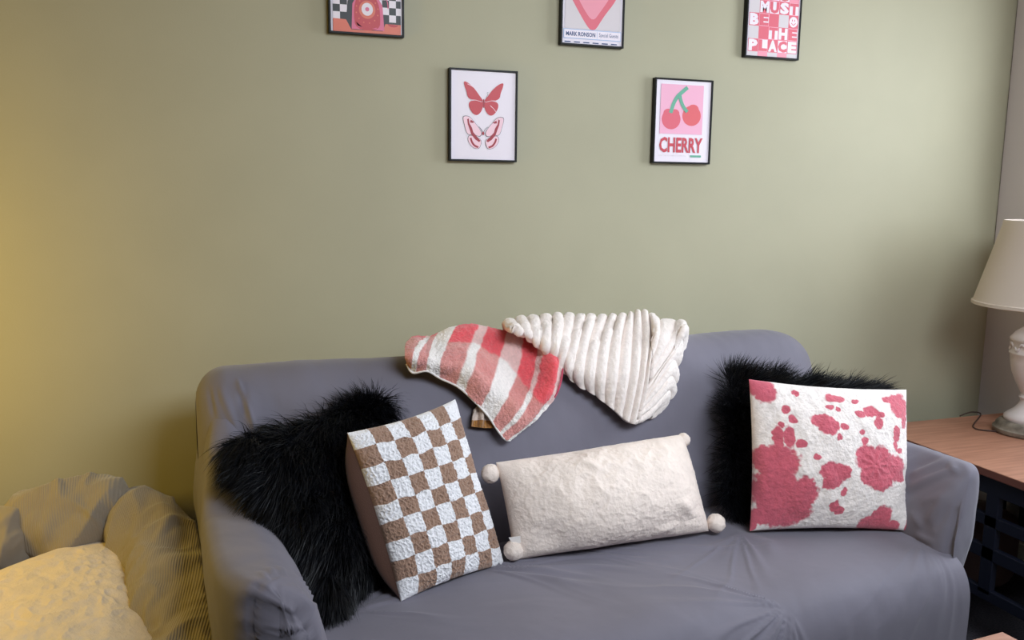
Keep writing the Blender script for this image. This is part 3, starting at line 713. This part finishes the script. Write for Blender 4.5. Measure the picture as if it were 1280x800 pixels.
def picture(px, py, label, art, mats, blx=None):
    """px,py: lower left outer corner in the photo"""
    p = onY(px, py, 0); x0, z0 = p[0], p[2]
    root = thing('picture_frame', label, 'picture', (x0+FW/2, 0, z0), 'framed prints on the green wall' if False else None)
    t = .0055; mb = MB()
    mb.box((x0, -FD, z0), (x0+t, -.0005, z0+FH), bev=.0008).box((x0+FW-t, -FD, z0), (x0+FW, -.0005, z0+FH), bev=.0008)
    mb.box((x0+t, -FD, z0), (x0+FW-t, -.0005, z0+t), bev=.0008).box((x0+t, -FD, z0+FH-t), (x0+FW-t, -.0005, z0+FH), bev=.0008)
    mb.obj('frame', M['frame'], root)
    fr = (x0+t, z0+t, FW-2*t, FH-2*t); pm = MB(); pm.box((x0+t, -FD+.005, z0+t), (x0+FW-t, -.002, z0+FH-t)); art(pm, fr)
    pm.obj('print', [M[k] for k in mats], root); return root
def art_butterfly(m, f):
    # the solid red upper butterfly
    lw = [(.50, .665), (.44, .72), (.36, .80), (.27, .86), (.19, .885), (.20, .83), (.235, .77), (.25, .70), (.33, .672), (.44, .66)]
    lh = [(.50, .66), (.40, .668), (.30, .665), (.265, .63), (.285, .57), (.34, .515), (.40, .50), (.46, .54), (.49, .60)]
    for pts in (lw, lh):
        shape(m, smooth_poly(pts), 1, 1, f); shape(m, smooth_poly([(1.0-a, b) for a, b in pts]), 1, 1, f)
    shape(m, smooth_poly([(.49, .69), (.51, .69), (.515, .62), (.50, .58), (.485, .62)]), 2, 2, f)
    stroke(m, [(.30, .675), (.38, .672), (.47, .655)], .008, 3, 2, f); stroke(m, [(.70, .675), (.62, .672), (.53, .655)], .008, 3, 2, f)
    stroke(m, [(.25, .85), (.31, .83), (.35, .81)], .010, 3, 2, f); stroke(m, [(.60, .62), (.66, .58), (.69, .55)], .008, 3, 2, f)
    # the pale lower butterfly with dark red bars
    lw = [(.475, .30), (.43, .36), (.36, .42), (.30, .475), (.245, .49), (.185, .485), (.19, .43), (.215, .37), (.235, .31), (.27, .28), (.36, .285), (.44, .26)]
    lh = [(.45, .235), (.36, .265), (.28, .275), (.255, .235), (.28, .18), (.34, .135), (.42, .12), (.45, .15), (.47, .20)]
    sc = lambda P, k: [tuple(np.array(P).mean(0)+(np.array(p)-np.array(P).mean(0))*k) for p in P]
    mir = lambda P: [(1-a, b) for a, b in P]
    for P in (lw, lh):
        for Q in (P, mir(P)):
            shape(m, smooth_poly(sc(Q, 1.05)), 4, 1, f); shape(m, smooth_poly(Q), 3, 2, f)
    for P in ([(.27, .465), (.28, .41), (.32, .36), (.34, .31), (.40, .26), (.455, .215), (.43, .20), (.37, .23), (.31, .285), (.285, .34), (.255, .40), (.245, .455)],
              [(.30, .45), (.36, .425), (.33, .415), (.29, .42)]):
        shape(m, P, 2, 3, f); shape(m, mir(P), 2, 3, f)
    for P in ([(.30, .245), (.32, .20), (.36, .16), (.42, .14)],): stroke(m, P, .028, 2, 3, f); stroke(m, mir(P), .028, 2, 3, f)
    ell(m, .495, .30, .018, .02, 2, 4, f); stroke(m, [(.49, .315), (.46, .35), (.425, .375)], .006, 4, 3, f); stroke(m, [(.50, .315), (.53, .35), (.57, .375)], .006, 4, 3, f)
    stroke(m, [(.535, .70), (.56, .74), (.55, .76), (.57, .765)], .004, 4, 3, f)
picture(559.6, 201.1, 'black-framed print of two red butterflies on white', art_butterfly, ['p_white', 'p_red', 'p_dred', 'p_lpink', 'p_black'])
def art_cherry(m, f):
    rect(m, .085, .345, .86, .95, 1, 1, f)
    ell(m, .285, .525, .17, .125, 2, 2, f); ell(m, .225, .595, .085, .055, 2, 3, f); ell(m, .345, .597, .085, .052, 2, 2.5, f)
    ell(m, .655, .575, .17, .125, 3, 2, f); ell(m, .68, .655, .10, .06, 3, 3.5, f)
    stroke(m, [(.27, .60), (.31, .70), (.37, .79), (.45, .85), (.56, .92)], .062, 4, 4, f); stroke(m, [(.42, .83), (.45, .75), (.50, .68), (.57, .62)], .058, 4, 6, f)
    text(m, 'CHERRY', (.09, .115, .88, .305), 5, 2, f, .03)
    text(m, "DON'T BE TOO SERIOUS, DARLING", (.08, .068, .58, .085), 6, 2, f); rect(m, .66, .062, .86, .088, 4, 2, f)
picture(812, 204, 'black-framed print of two cherries above the word cherry', art_cherry, ['p_white', 'p_pink', 'p_rose', 'p_coral', 'p_green', 'p_text', 'p_grey'])
def art_place(m, f):
    rect(m, .02, .0, 1, 1, 0, 1, f)
    # 5 columns x rows; letters on checker squares
    cw_, rh = .19, .1585; x0, y0 = .03, .0
    # rows up from the bottom: (text or blank) and whether the square is pink with white letter
    rows = [('     ', 'wpwpw', .055), ('PLACE', 'pwpwp', rh), (' #THE', 'wpwpw', rh), ('BE# @', 'pwrwp', rh), (' MUST', 'wpwpw', rh), ('THIS ', 'pwpwp', rh), (' #  #', 'wpwpw', rh), ('   @ ', 'pwpwp', .04)]
    y = .0
    for s, bg, hgt in rows:
        for k in range(5):
            a0, a1 = x0+k*cw_, x0+(k+1)*cw_; b0, b1 = y, min(y+hgt, 1)
            ch = s[k]; c = bg[k]
            if ch == '#': rect(m, a0, b0, a1, b1, 2, 2, f); continue
            if ch == '@':
                rect(m, a0, b0, a1, b1, 2, 2, f)
                if hgt > .1:
                    ell(m, (a0+a1)/2, (b0+b1)/2, .082, .066, 0, 3, f); ell(m, (a0+a1)/2-.022, (b0+b1)/2+.02, .008, .014, 2, 4, f); ell(m, (a0+a1)/2+.022, (b0+b1)/2+.02, .008, .014, 2, 4, f)
                    stroke(m, [((a0+a1)/2-.045, (b0+b1)/2-.012), ((a0+a1)/2, (b0+b1)/2-.036), ((a0+a1)/2+.045, (b0+b1)/2-.012)], .012, 2, 4, f)
                continue
            if ch == ' ': rect(m, a0, b0, a1, b1, {'w': 3, 'p': 1, 'r': 2}[c], 2, f); continue
            rect(m, a0, b0, a1, b1, 2 if c in 'pr' else 4, 2, f)
            if c == 'w': rect(m, a0+.008, b0+.006, a1-.008, b1-.006, 0, 3, f)
            text(m, ch, (a0+.010, b0+.008, a1-.010, b1-.008), 0 if c in 'pr' else 2, 4, f, .06)
        y += hgt
        if y >= 1: break
picture(926.5, 71.8, 'black-framed red and white checkered lettering print, top right of the wall', art_place, ['p_white', 'p_wash', 'p_rose', 'p_grey', 'p_wash'])
def art_heart(m, f):
    rect(m, .04, .17, .96, 1, 3, 1, f)
    shape(m, smooth_poly([(.50, .165), (.44, .175), (.30, .32), (.10, .56), (.03, .72), (.05, .88), (.25, .95), (.42, .90), (.5, .84), (.58, .90), (.75, .95), (.95, .88), (.97, .70), (.88, .52), (.68, .33), (.56, .18)]), 1, 2, f)
    shape(m, smooth_poly([(.50, .26), (.36, .38), (.20, .58), (.15, .74), (.3, .82), (.5, .74), (.72, .82), (.84, .70), (.78, .55), (.62, .38)]), 2, 3, f)
    rect(m, .02, .055, .98, .165, 4, 4, f); rect(m, .03, .063, .97, .157, 0, 5, f)
    text(m, 'MARK RONSON', (.06, .085, .545, .135), 5, 6, f, .03); rect(m, .572, .07, .578, .15, 4, 6, f); text(m, 'Special Guests', (.61, .080, .93, .138), 5, 6, f, .0)
    for k in range(6): rect(m, .04+k*.155, .012, .04+k*.155+.10, .024, 5, 4, f)
picture(697.6, 56.4, 'black-framed print of a pink heart above a narrow text band', art_heart, ['p_white', 'p_rose', 'p_heart', 'p_grey', 'p_blue', 'p_navy'])
def art_phone(m, f):
    rect(m, .03, 0, .98, 1, 1, 1, f)
    n = 10; s = .098; h = s*f[2]/f[3]
    for i in range(n):
        for j in range(13):
            if (i+j) % 2 == 0 and .13+j*h < 1: rect(m, .03+i*s, .13+j*h, min(.03+(i+1)*s, .98), min(.13+(j+1)*h, 1), 0, 2, f)
    shape(m, [(.03, 0), (.03, .135), (.21, .13), (.28, .03), (.72, .03), (.76, .11), (.98, .11), (.98, 0)], 2, 3, f)
    # black shadow left of the phone
    shape(m, [(.21, .13), (.28, .03), (.36, .40), (.36, .46), (.24, .36)], 1, 3, f)
    shape(m, [(.285, .035), (.30, .30), (.37, .40), (.64, .40), (.72, .30), (.745, .035)], 3, 4, f)
    shape(m, smooth_poly([(.34, .03), (.315, .20), (.335, .32), (.39, .40), (.60, .40), (.665, .32), (.69, .20), (.68, .03)]), 4, 5, f)
    rect(m, .39, .38, .62, .47, 4, 5, f); rect(m, .41, .44, .49, .53, 1, 6, f); rect(m, .53, .44, .60, .53, 1, 6, f)
    ell(m, .505, .245, .115, .095, 2, 6, f); ell(m, .505, .25, .080, .068, 0, 7, f); ell(m, .505, .25, .028, .022, 3, 8, f)
    for k in range(12): a = k*math.pi/6+.2; ell(m, .505+.155*math.cos(a), .235+.13*math.sin(a), .010, .008, 2, 6, f, 10)
    shape(m, [(.345, .115), (.37, .075), (.44, .055), (.38, .06)], 3, 6, f); shape(m, [(.665, .10), (.64, .065), (.57, .05), (.63, .05)], 3, 6, f)
    shape(m, [(.64, .48), (.74, .36), (.79, .38), (.79, .6), (.68, .6)], 3, 6, f); stroke(m, [(.76, .38), (.79, .34), (.80, .27)], .012, 3, 6, f)
    shape(m, smooth_poly([(.38, .5), (.62, .5), (.72, .6), (.70, .68), (.30, .68), (.28, .6)]), 4, 7, f)
    ell(m, .87, .11, .075, .03, 4, 5, f, 14, math.pi, 2*math.pi)
picture(410.2, 42, 'black-framed print of a red rotary telephone on black and white checks', art_phone, ['p_white', 'p_black', 'p_orange', 'p_mag', 'p_red'])

# ------------------------------------------------------------------ side table, lamp
TZ = .57
tx0 = float(onZ(1250, 592, TZ)[0]); tx1 = XR-.03; ty1 = -.14; ty0 = -1.0
print('table', tx0, onZ(1217, 580, TZ), onZ(1275, 603, TZ), onZ(1200, 521, TZ))
tb = thing('side_table', 'wooden-topped side table with navy lattice sides beside the sofa', 'table', ((tx0+tx1)/2, (ty0+ty1)/2, 0))
tt = MB().box((tx0, ty0, TZ-.026), (tx1, ty1, TZ), bev=.003); o = tt.obj('tabletop', [M['wood'], M['woodedge']], tb)
for p in o.data.polygons:
    if abs(p.normal.z) < .5: p.material_index = 1
lg = .05
lx0, lx1, ly0, ly1 = tx0+.015, tx1-.015, ty0+.03, ty1-.02
for (x, y) in ((lx0, ly0), (lx0, ly1-lg), (lx1-lg, ly0), (lx1-lg, ly1-lg)):
    MB().box((x, y, 0), (x+lg, y+lg, TZ-.026), bev=.003).obj('leg', M['navy'], tb)
for x in (lx0+.008, lx1-.03):
    sp = MB().box((x, ly0+lg, TZ-.085), (x+.022, ly1-lg, TZ-.026), bev=.002).box((x, ly0+lg, TZ-.185), (x+.022, ly1-lg, TZ-.150), bev=.002).box((x, ly0+lg, TZ-.29), (x+.022, ly1-lg, TZ-.25), bev=.002)
    for y in np.linspace(ly0+lg+.10, ly1-lg-.10, 4): sp.box((x, y-.022, TZ-.40), (x+.022, y+.022, TZ-.08), bev=.002)
    sp.box((x, ly0+lg, TZ-.42), (x+.022, ly1-lg, TZ-.385), bev=.002)
    sp.obj('lattice_side', M['navy'], tb)
MB().box((lx0+lg, ly1-.03, TZ-.085), (lx1-lg, ly1-.008, TZ-.026), bev=.002).obj('back_rail', M['navy'], tb)
bc = onZ(1285, 541, TZ); lx, ly = float(bc[0]), float(bc[1])
print('lamp', lx, ly)
lmp = thing('table_lamp', 'white urn-shaped ceramic lamp with a cream shade on the side table', 'lamp', (lx, ly, TZ))
c = (lx, ly, TZ+.001)
autosmooth(MB().lathe([(0, 0), (.108, 0), (.112, .004), (.112, .016), (.104, .022), (.103, .030), (.094, .040), (.085, .043), (0, .043)], c).obj('lamp_base', M['stone'], lmp), 50)
prof = [(0, .043), (.078, .043), (.081, .050), (.080, .058), (.070, .068), (.052, .082), (.040, .098), (.034, .113), (.036, .120), (.040, .126), (.036, .132), (.034, .138), (.040, .150), (.056, .180), (.070, .215), (.077, .250), (.080, .275), (.0835, .279), (.0835, .285), (.080, .288),
        (.079, .300), (.080, .322), (.084, .325), (.084, .334), (.078, .340), (.070, .352), (.050, .368), (.034, .378), (.027, .388), (.024, .400), (.030, .412), (.034, .420), (.028, .428), (.020, .434), (.018, .46), (0, .46)]
autosmooth(MB().lathe(prof, c, 72).obj('urn_body', M['ceramic'], lmp), 60)
lf = MB()
for k in range(10):      # raised leaf scrolls on the band
    a0 = k*2*math.pi/10
    for s_ in (-1, 1):
        C_ = [(lx+(.081)*math.cos(a0+s_*t_*.24), ly+(.081)*math.sin(a0+s_*t_*.24), c[2]+.300+.012*math.sin(t_*math.pi)*s_+.004) for t_ in np.linspace(0, 1, 8)]
        V, F = tube(C_, [.002, .004, .005, .005, .0045, .004, .003, .0015], 8); lf.add(V, F)
lf.obj('relief_scrolls', M['ceramic'], lmp, smooth=True)
sb = float(onY(1285, 384, ly)[2]); st = float(onY(1275, 276, ly)[2]); rb = .205; rt = .135
print('shade z', sb, st)
hs = st-sb
rb = float(np.linalg.norm((onP(1209, 362, (lx, ly, sb), _F)-onP(1286, 362, (lx, ly, sb), _F)))); rt = float(np.linalg.norm((onP(1235, 271, (lx, ly, st), _F)-onP(1286, 271, (lx, ly, st), _F))))
sh = MB().lathe([(rb, sb), (rb+.004, sb+.002), (rb+.004, sb+.012), (rb-.0015, sb+.014), (rb-.0025, sb+.018), (rt+.002, st-.012), (rt+.003, st-.008), (rt, st), (rt-.003, st), (rt-.004, st-.01), (rb-.005, sb+.01), (rb-.003, sb), (rb, sb)], (lx, ly, 0), 80)
autosmooth(sh.obj('lamp_shade', M['shade'], lmp), 40)
nk = MB().lathe([(0, TZ+.46), (.012, TZ+.46), (.012, sb+.06), (.018, sb+.07), (.018, sb+.11), (0, sb+.11)], (lx, ly, 0), 20)
for a in (0, 2.09, 4.19):
    V, F = tube([(lx, ly, st-.02), (lx+(rt-.004)*math.cos(a), ly+(rt-.004)*math.sin(a), st-.012)], .0015, 6); nk.add(V, F)
V, F = tube([(lx, ly, sb+.10), (lx, ly, st-.02)], .002, 6); nk.add(V, F)
nk.obj('neck', M['cordwire'], lmp, smooth=True)
w0 = [onZ(1200, 520, TZ+.004), onZ(1207, 517, TZ+.006), onZ(1216, 515, TZ+.008), onZ(1226, 518, TZ+.004), np.array([lx-.14, ly+.1, TZ+.003]), np.array([lx-.10, ly+.03, TZ+.004])]
V, F = tube(catmull(w0, 30), .0025, 8); raw('power_cord', V, F, M['cordwire'], lmp)

# bag on the floor behind the table
bg = onY(1210, 690, -.25)
bm_ = MB(); n, m_ = 40, 60
T2, P2 = np.meshgrid(np.linspace(-math.pi/2, math.pi/2, n), np.linspace(0, 2*math.pi, m_, endpoint=False), indexing='ij')
e = .55; sp_ = lambda v: np.sign(v)*np.abs(v)**e
Pg = np.stack([2.50+.185*sp_(np.cos(T2))*sp_(np.cos(P2)), -.31+.12*sp_(np.cos(T2))*sp_(np.sin(P2)), .148+.145*sp_(np.sin(T2))], -1)
Pg = Pg+(.012*fbm(Pg, 9, 2, 4))[..., None]
Pg[..., 2] = np.maximum(Pg[..., 2], .002)
tag(raw('storage_bag', Pg, gfaces(n, m_, cv=True), M['bag']), 'dull brown soft bag on the floor under the side table', 'bag')

# coffee table corner
ck = onZ(1253, 790, .45); print('coffee', ck, onZ(1215, 801, .45), onZ(1280, 803, .45))
ctt = thing('coffee_table', 'light wooden table whose far corner shows at the bottom right', 'table', (ck[0], ck[1]-.4, 0))
e1 = onZ(1216, 800, .45)-ck; e1 /= np.linalg.norm(e1); e2 = np.array([-e1[1], e1[0], 0]); 
if e2[1] > 0 or (e2@(onZ(1280, 803, .45)-ck)) < 0: e2 = -e2
def slab(mb, a, b, c_, d_, z0, z1, mi=0):
    q = [ck[:2]+e1[:2]*s_+e2[:2]*t_ for s_, t_ in ((a, c_), (b, c_), (b, d_), (a, d_))]
    mb.add([(*p, z0) for p in q]+[(*p, z1) for p in q], [(3, 2, 1, 0), (4, 5, 6, 7), (0, 1, 5, 4), (1, 2, 6, 5), (2, 3, 7, 6), (3, 0, 4, 7)], mi)
m1 = MB(); slab(m1, 0, .55, 0, .8, .422, .45); o = m1.obj('tabletop', [M['wood']], ctt)
for (a, b) in ((.03, .03), (.47, .03), (.03, .72), (.47, .72)):
    m1 = MB(); slab(m1, a, a+.05, b, b+.05, 0, .422); m1.obj('leg', M['navy'], ctt)
m1 = MB(); slab(m1, .03, .52, .04, .06, .36, .422); slab(m1, .03, .52, .74, .76, .36, .422); slab(m1, .04, .06, .08, .72, .36, .422); m1.obj('apron', M['navy'], ctt)

# ------------------------------------------------------------------ corduroy lounge chair at the left, with its cream cushion
lc = thing('lounge_chair', 'taupe corduroy padded chair with puffy rim left of the sofa', 'chair', (-.5, -.62, 0))
def roll(pts, rad, seed, folds, name, uvscale=240, nt=120, n=200, flat=1.0):
    C_ = catmull(np.array(pts), n); r = catmull(np.array(rad, float)[:, None], n)[:, 0]
    T, A, B = frame_path(C_); a = np.linspace(0, 2*math.pi, nt+1)
    P = C_[:, None]+r[:, None, None]*(np.cos(a)[None, :, None]*A[:, None]+np.sin(a)[None, :, None]*B[:, None]*flat)
    N = P-C_[:, None]; N /= np.linalg.norm(N, axis=-1, keepdims=True)+1e-9
    d = .016*fbm(P[:, :-1], 6, 2, seed); q = P[:, :-1]
    s1 = noise(q+.05*noise(q, 9, seed+2)[..., None], 8, seed+3); s2 = noise(q+.03*noise(q, 15, seed+5)[..., None], 17, seed+6); d = d+.014*np.clip(1-2.5*np.abs(s1), -.4, 1)+.006*np.clip(1-2.5*np.abs(s2), -.3, 1)
    for a_, b_, wd, am in folds: d = d+seg(q, a_, b_, wd, am)
    d = np.concatenate([d, d[:, :1]], 1); P = P+N*d[..., None]
    lxx = (P-SO)@SU; P = P-np.maximum(lxx+.140-.09*np.clip((.66-P[..., 2])/.5, 0, 1), 0)[..., None]*SU      # soft rim flattened where it meets the sofa
    ln = np.r_[0, np.cumsum(np.linalg.norm(np.diff(C_, axis=0), axis=1))]
    uv = np.stack(np.broadcast_arrays(ln[:, None]*uvscale/4.0, a[None]*.15) if uvscale > 0 else np.broadcast_arrays(a[None]*.105*62+ln[:, None]*(-uvscale)/16, ln[:, None]*.15), -1)
    o = raw(name, P, gfaces(n, nt+1), M['cord'], lc, uvs=uv)
    return o
Yb = -.22
b0 = lambda px, py, y=Yb: onY(px, py, y)
roll([b0(18, 668), b0(26, 664), b0(60, 658), b0(90, 651), b0(120, 645), b0(145, 640), b0(164, 640)], [.05, .085, .098, .102, .100, .088, .05], 3,
     [(b0(118, 615, Yb-.1), b0(100, 650, Yb-.1), .012, -.016), (b0(128, 618, Yb-.1), b0(112, 640, Yb-.1), .010, .014), (b0(60, 640, Yb-.1), b0(50, 690, Yb-.1), .02, .010), (b0(100, 665, Yb-.1), b0(50, 700, Yb-.1), .014, .010)], 'back_bolster')
roll([b0(-120, 720, Yb-.1), b0(-60, 700, Yb-.06), b0(-20, 682, Yb-.03), b0(8, 672, Yb-.02), b0(20, 670, Yb)], [.09, .10, .105, .09, .04], 8, [], 'back_bolster')
pr_ = [onY(160, 640, -.22), onY(176, 650, -.26), onY(196, 680, -.35), onY(212, 722, -.47), onY(224, 765, -.60), onY(232, 815, -.72), onY(238, 870, -.84), onY(240, 940, -.96)]
roll(pr_, [.060, .082, .094, .098, .102, .104, .105, .06], 14,
     [(onY(212, 650, -.4), onY(195, 690, -.5), .012, .020), (onY(200, 700, -.5), onY(192, 720, -.55), .012, -.020), (onY(215, 690, -.5), onY(195, 695, -.5), .010, .014),
      (onY(222, 700, -.5), onY(205, 705, -.5), .010, .014), (onY(235, 735, -.58), onY(215, 755, -.65), .012, .018), (onY(215, 755, -.68), onY(212, 795, -.72), .010, .014), (onY(250, 770, -.6), onY(270, 770, -.6), .006, .008)], 'arm_bolster', uvscale=-240)
bd = rounded_profile([(-1.28, .03), (-1.30, .2), (-1.30, .36), (-1.2, .40), (-.3, .40), (-.15, .36), (-.14, .2), (-.16, .03)], 60)
ys = np.linspace(-.12, -1.2, 40); Pc = np.zeros((40, 60, 3))
for k, y in enumerate(ys):
    e_ = min(k, 39-k); s_ = .94+.06*min(1, e_/4); c0 = np.array([-.72, .2]); q = c0+(bd-c0)*s_; Pc[k] = np.stack([q[:, 0], 0*q[:, 0]+y, q[:, 1]], -1)
Pc[..., 2] -= Pc[..., 2].min()
Pc = Pc+(.004*fbm(Pc, 6, 2, 90))[..., None]; Pc[..., 2] = np.maximum(Pc[..., 2], .001)
lxx = (Pc-SO)@SU; Pc = Pc-np.maximum(lxx+.115-.07*np.clip((.45-Pc[..., 2])/.4, 0, 1), 0)[..., None]*SU
mbx = MB(); mbx.add(Pc.reshape(-1, 3), gfaces(40, 60, cv=True)); mbx.F.append(list(range(60))); mbx.F.append([39*60+k for k in range(60)][::-1]); mbx.I += [0, 0]
mbx.obj('seat_base', M['cordplain'], lc, smooth=True)
zc = .50
q1 = onZ(148, 660, zc+.01); q2 = onZ(196, 808, zc-.03); q0 = onZ(-70, 742, zc+.02); q3 = q0+(q2-q1)
cu = thing('cream_cushion', 'large cream plush cushion lying inside the corduroy chair', 'cushion', (float((q0+q2)[0]/2), float((q0+q2)[1]/2), .41))
def creamd(F, U, V):
    return .005*fbm(F, 6, 2, 81)+.005*(1-2*np.abs(noise(F+.03*noise(F, 14, 4)[..., None], 16, 83)))+.0025*(1-2*np.abs(noise(F, 45, 84)))
U, V, P, H, nr = pillow_grid((q0, q1, q2, q3), 300, .034, .015, .35)
if nr[2] < 0: nr = -nr
F0 = P+nr*H[..., None]; F0 = F0+nr*(creamd(F0, U, V)*np.clip((1-U**2)*(1-V**2)*2, 0, 1))[..., None]; B0 = P-nr*(H*.9)[..., None]
o = raw('cushion_body', np.concatenate([F0.reshape(-1, 3), B0.reshape(-1, 3)]), np.concatenate([gfaces(300, 300), gfaces(300, 300, off=90000, flip=True)]), M['cream'], cu, merge=True)
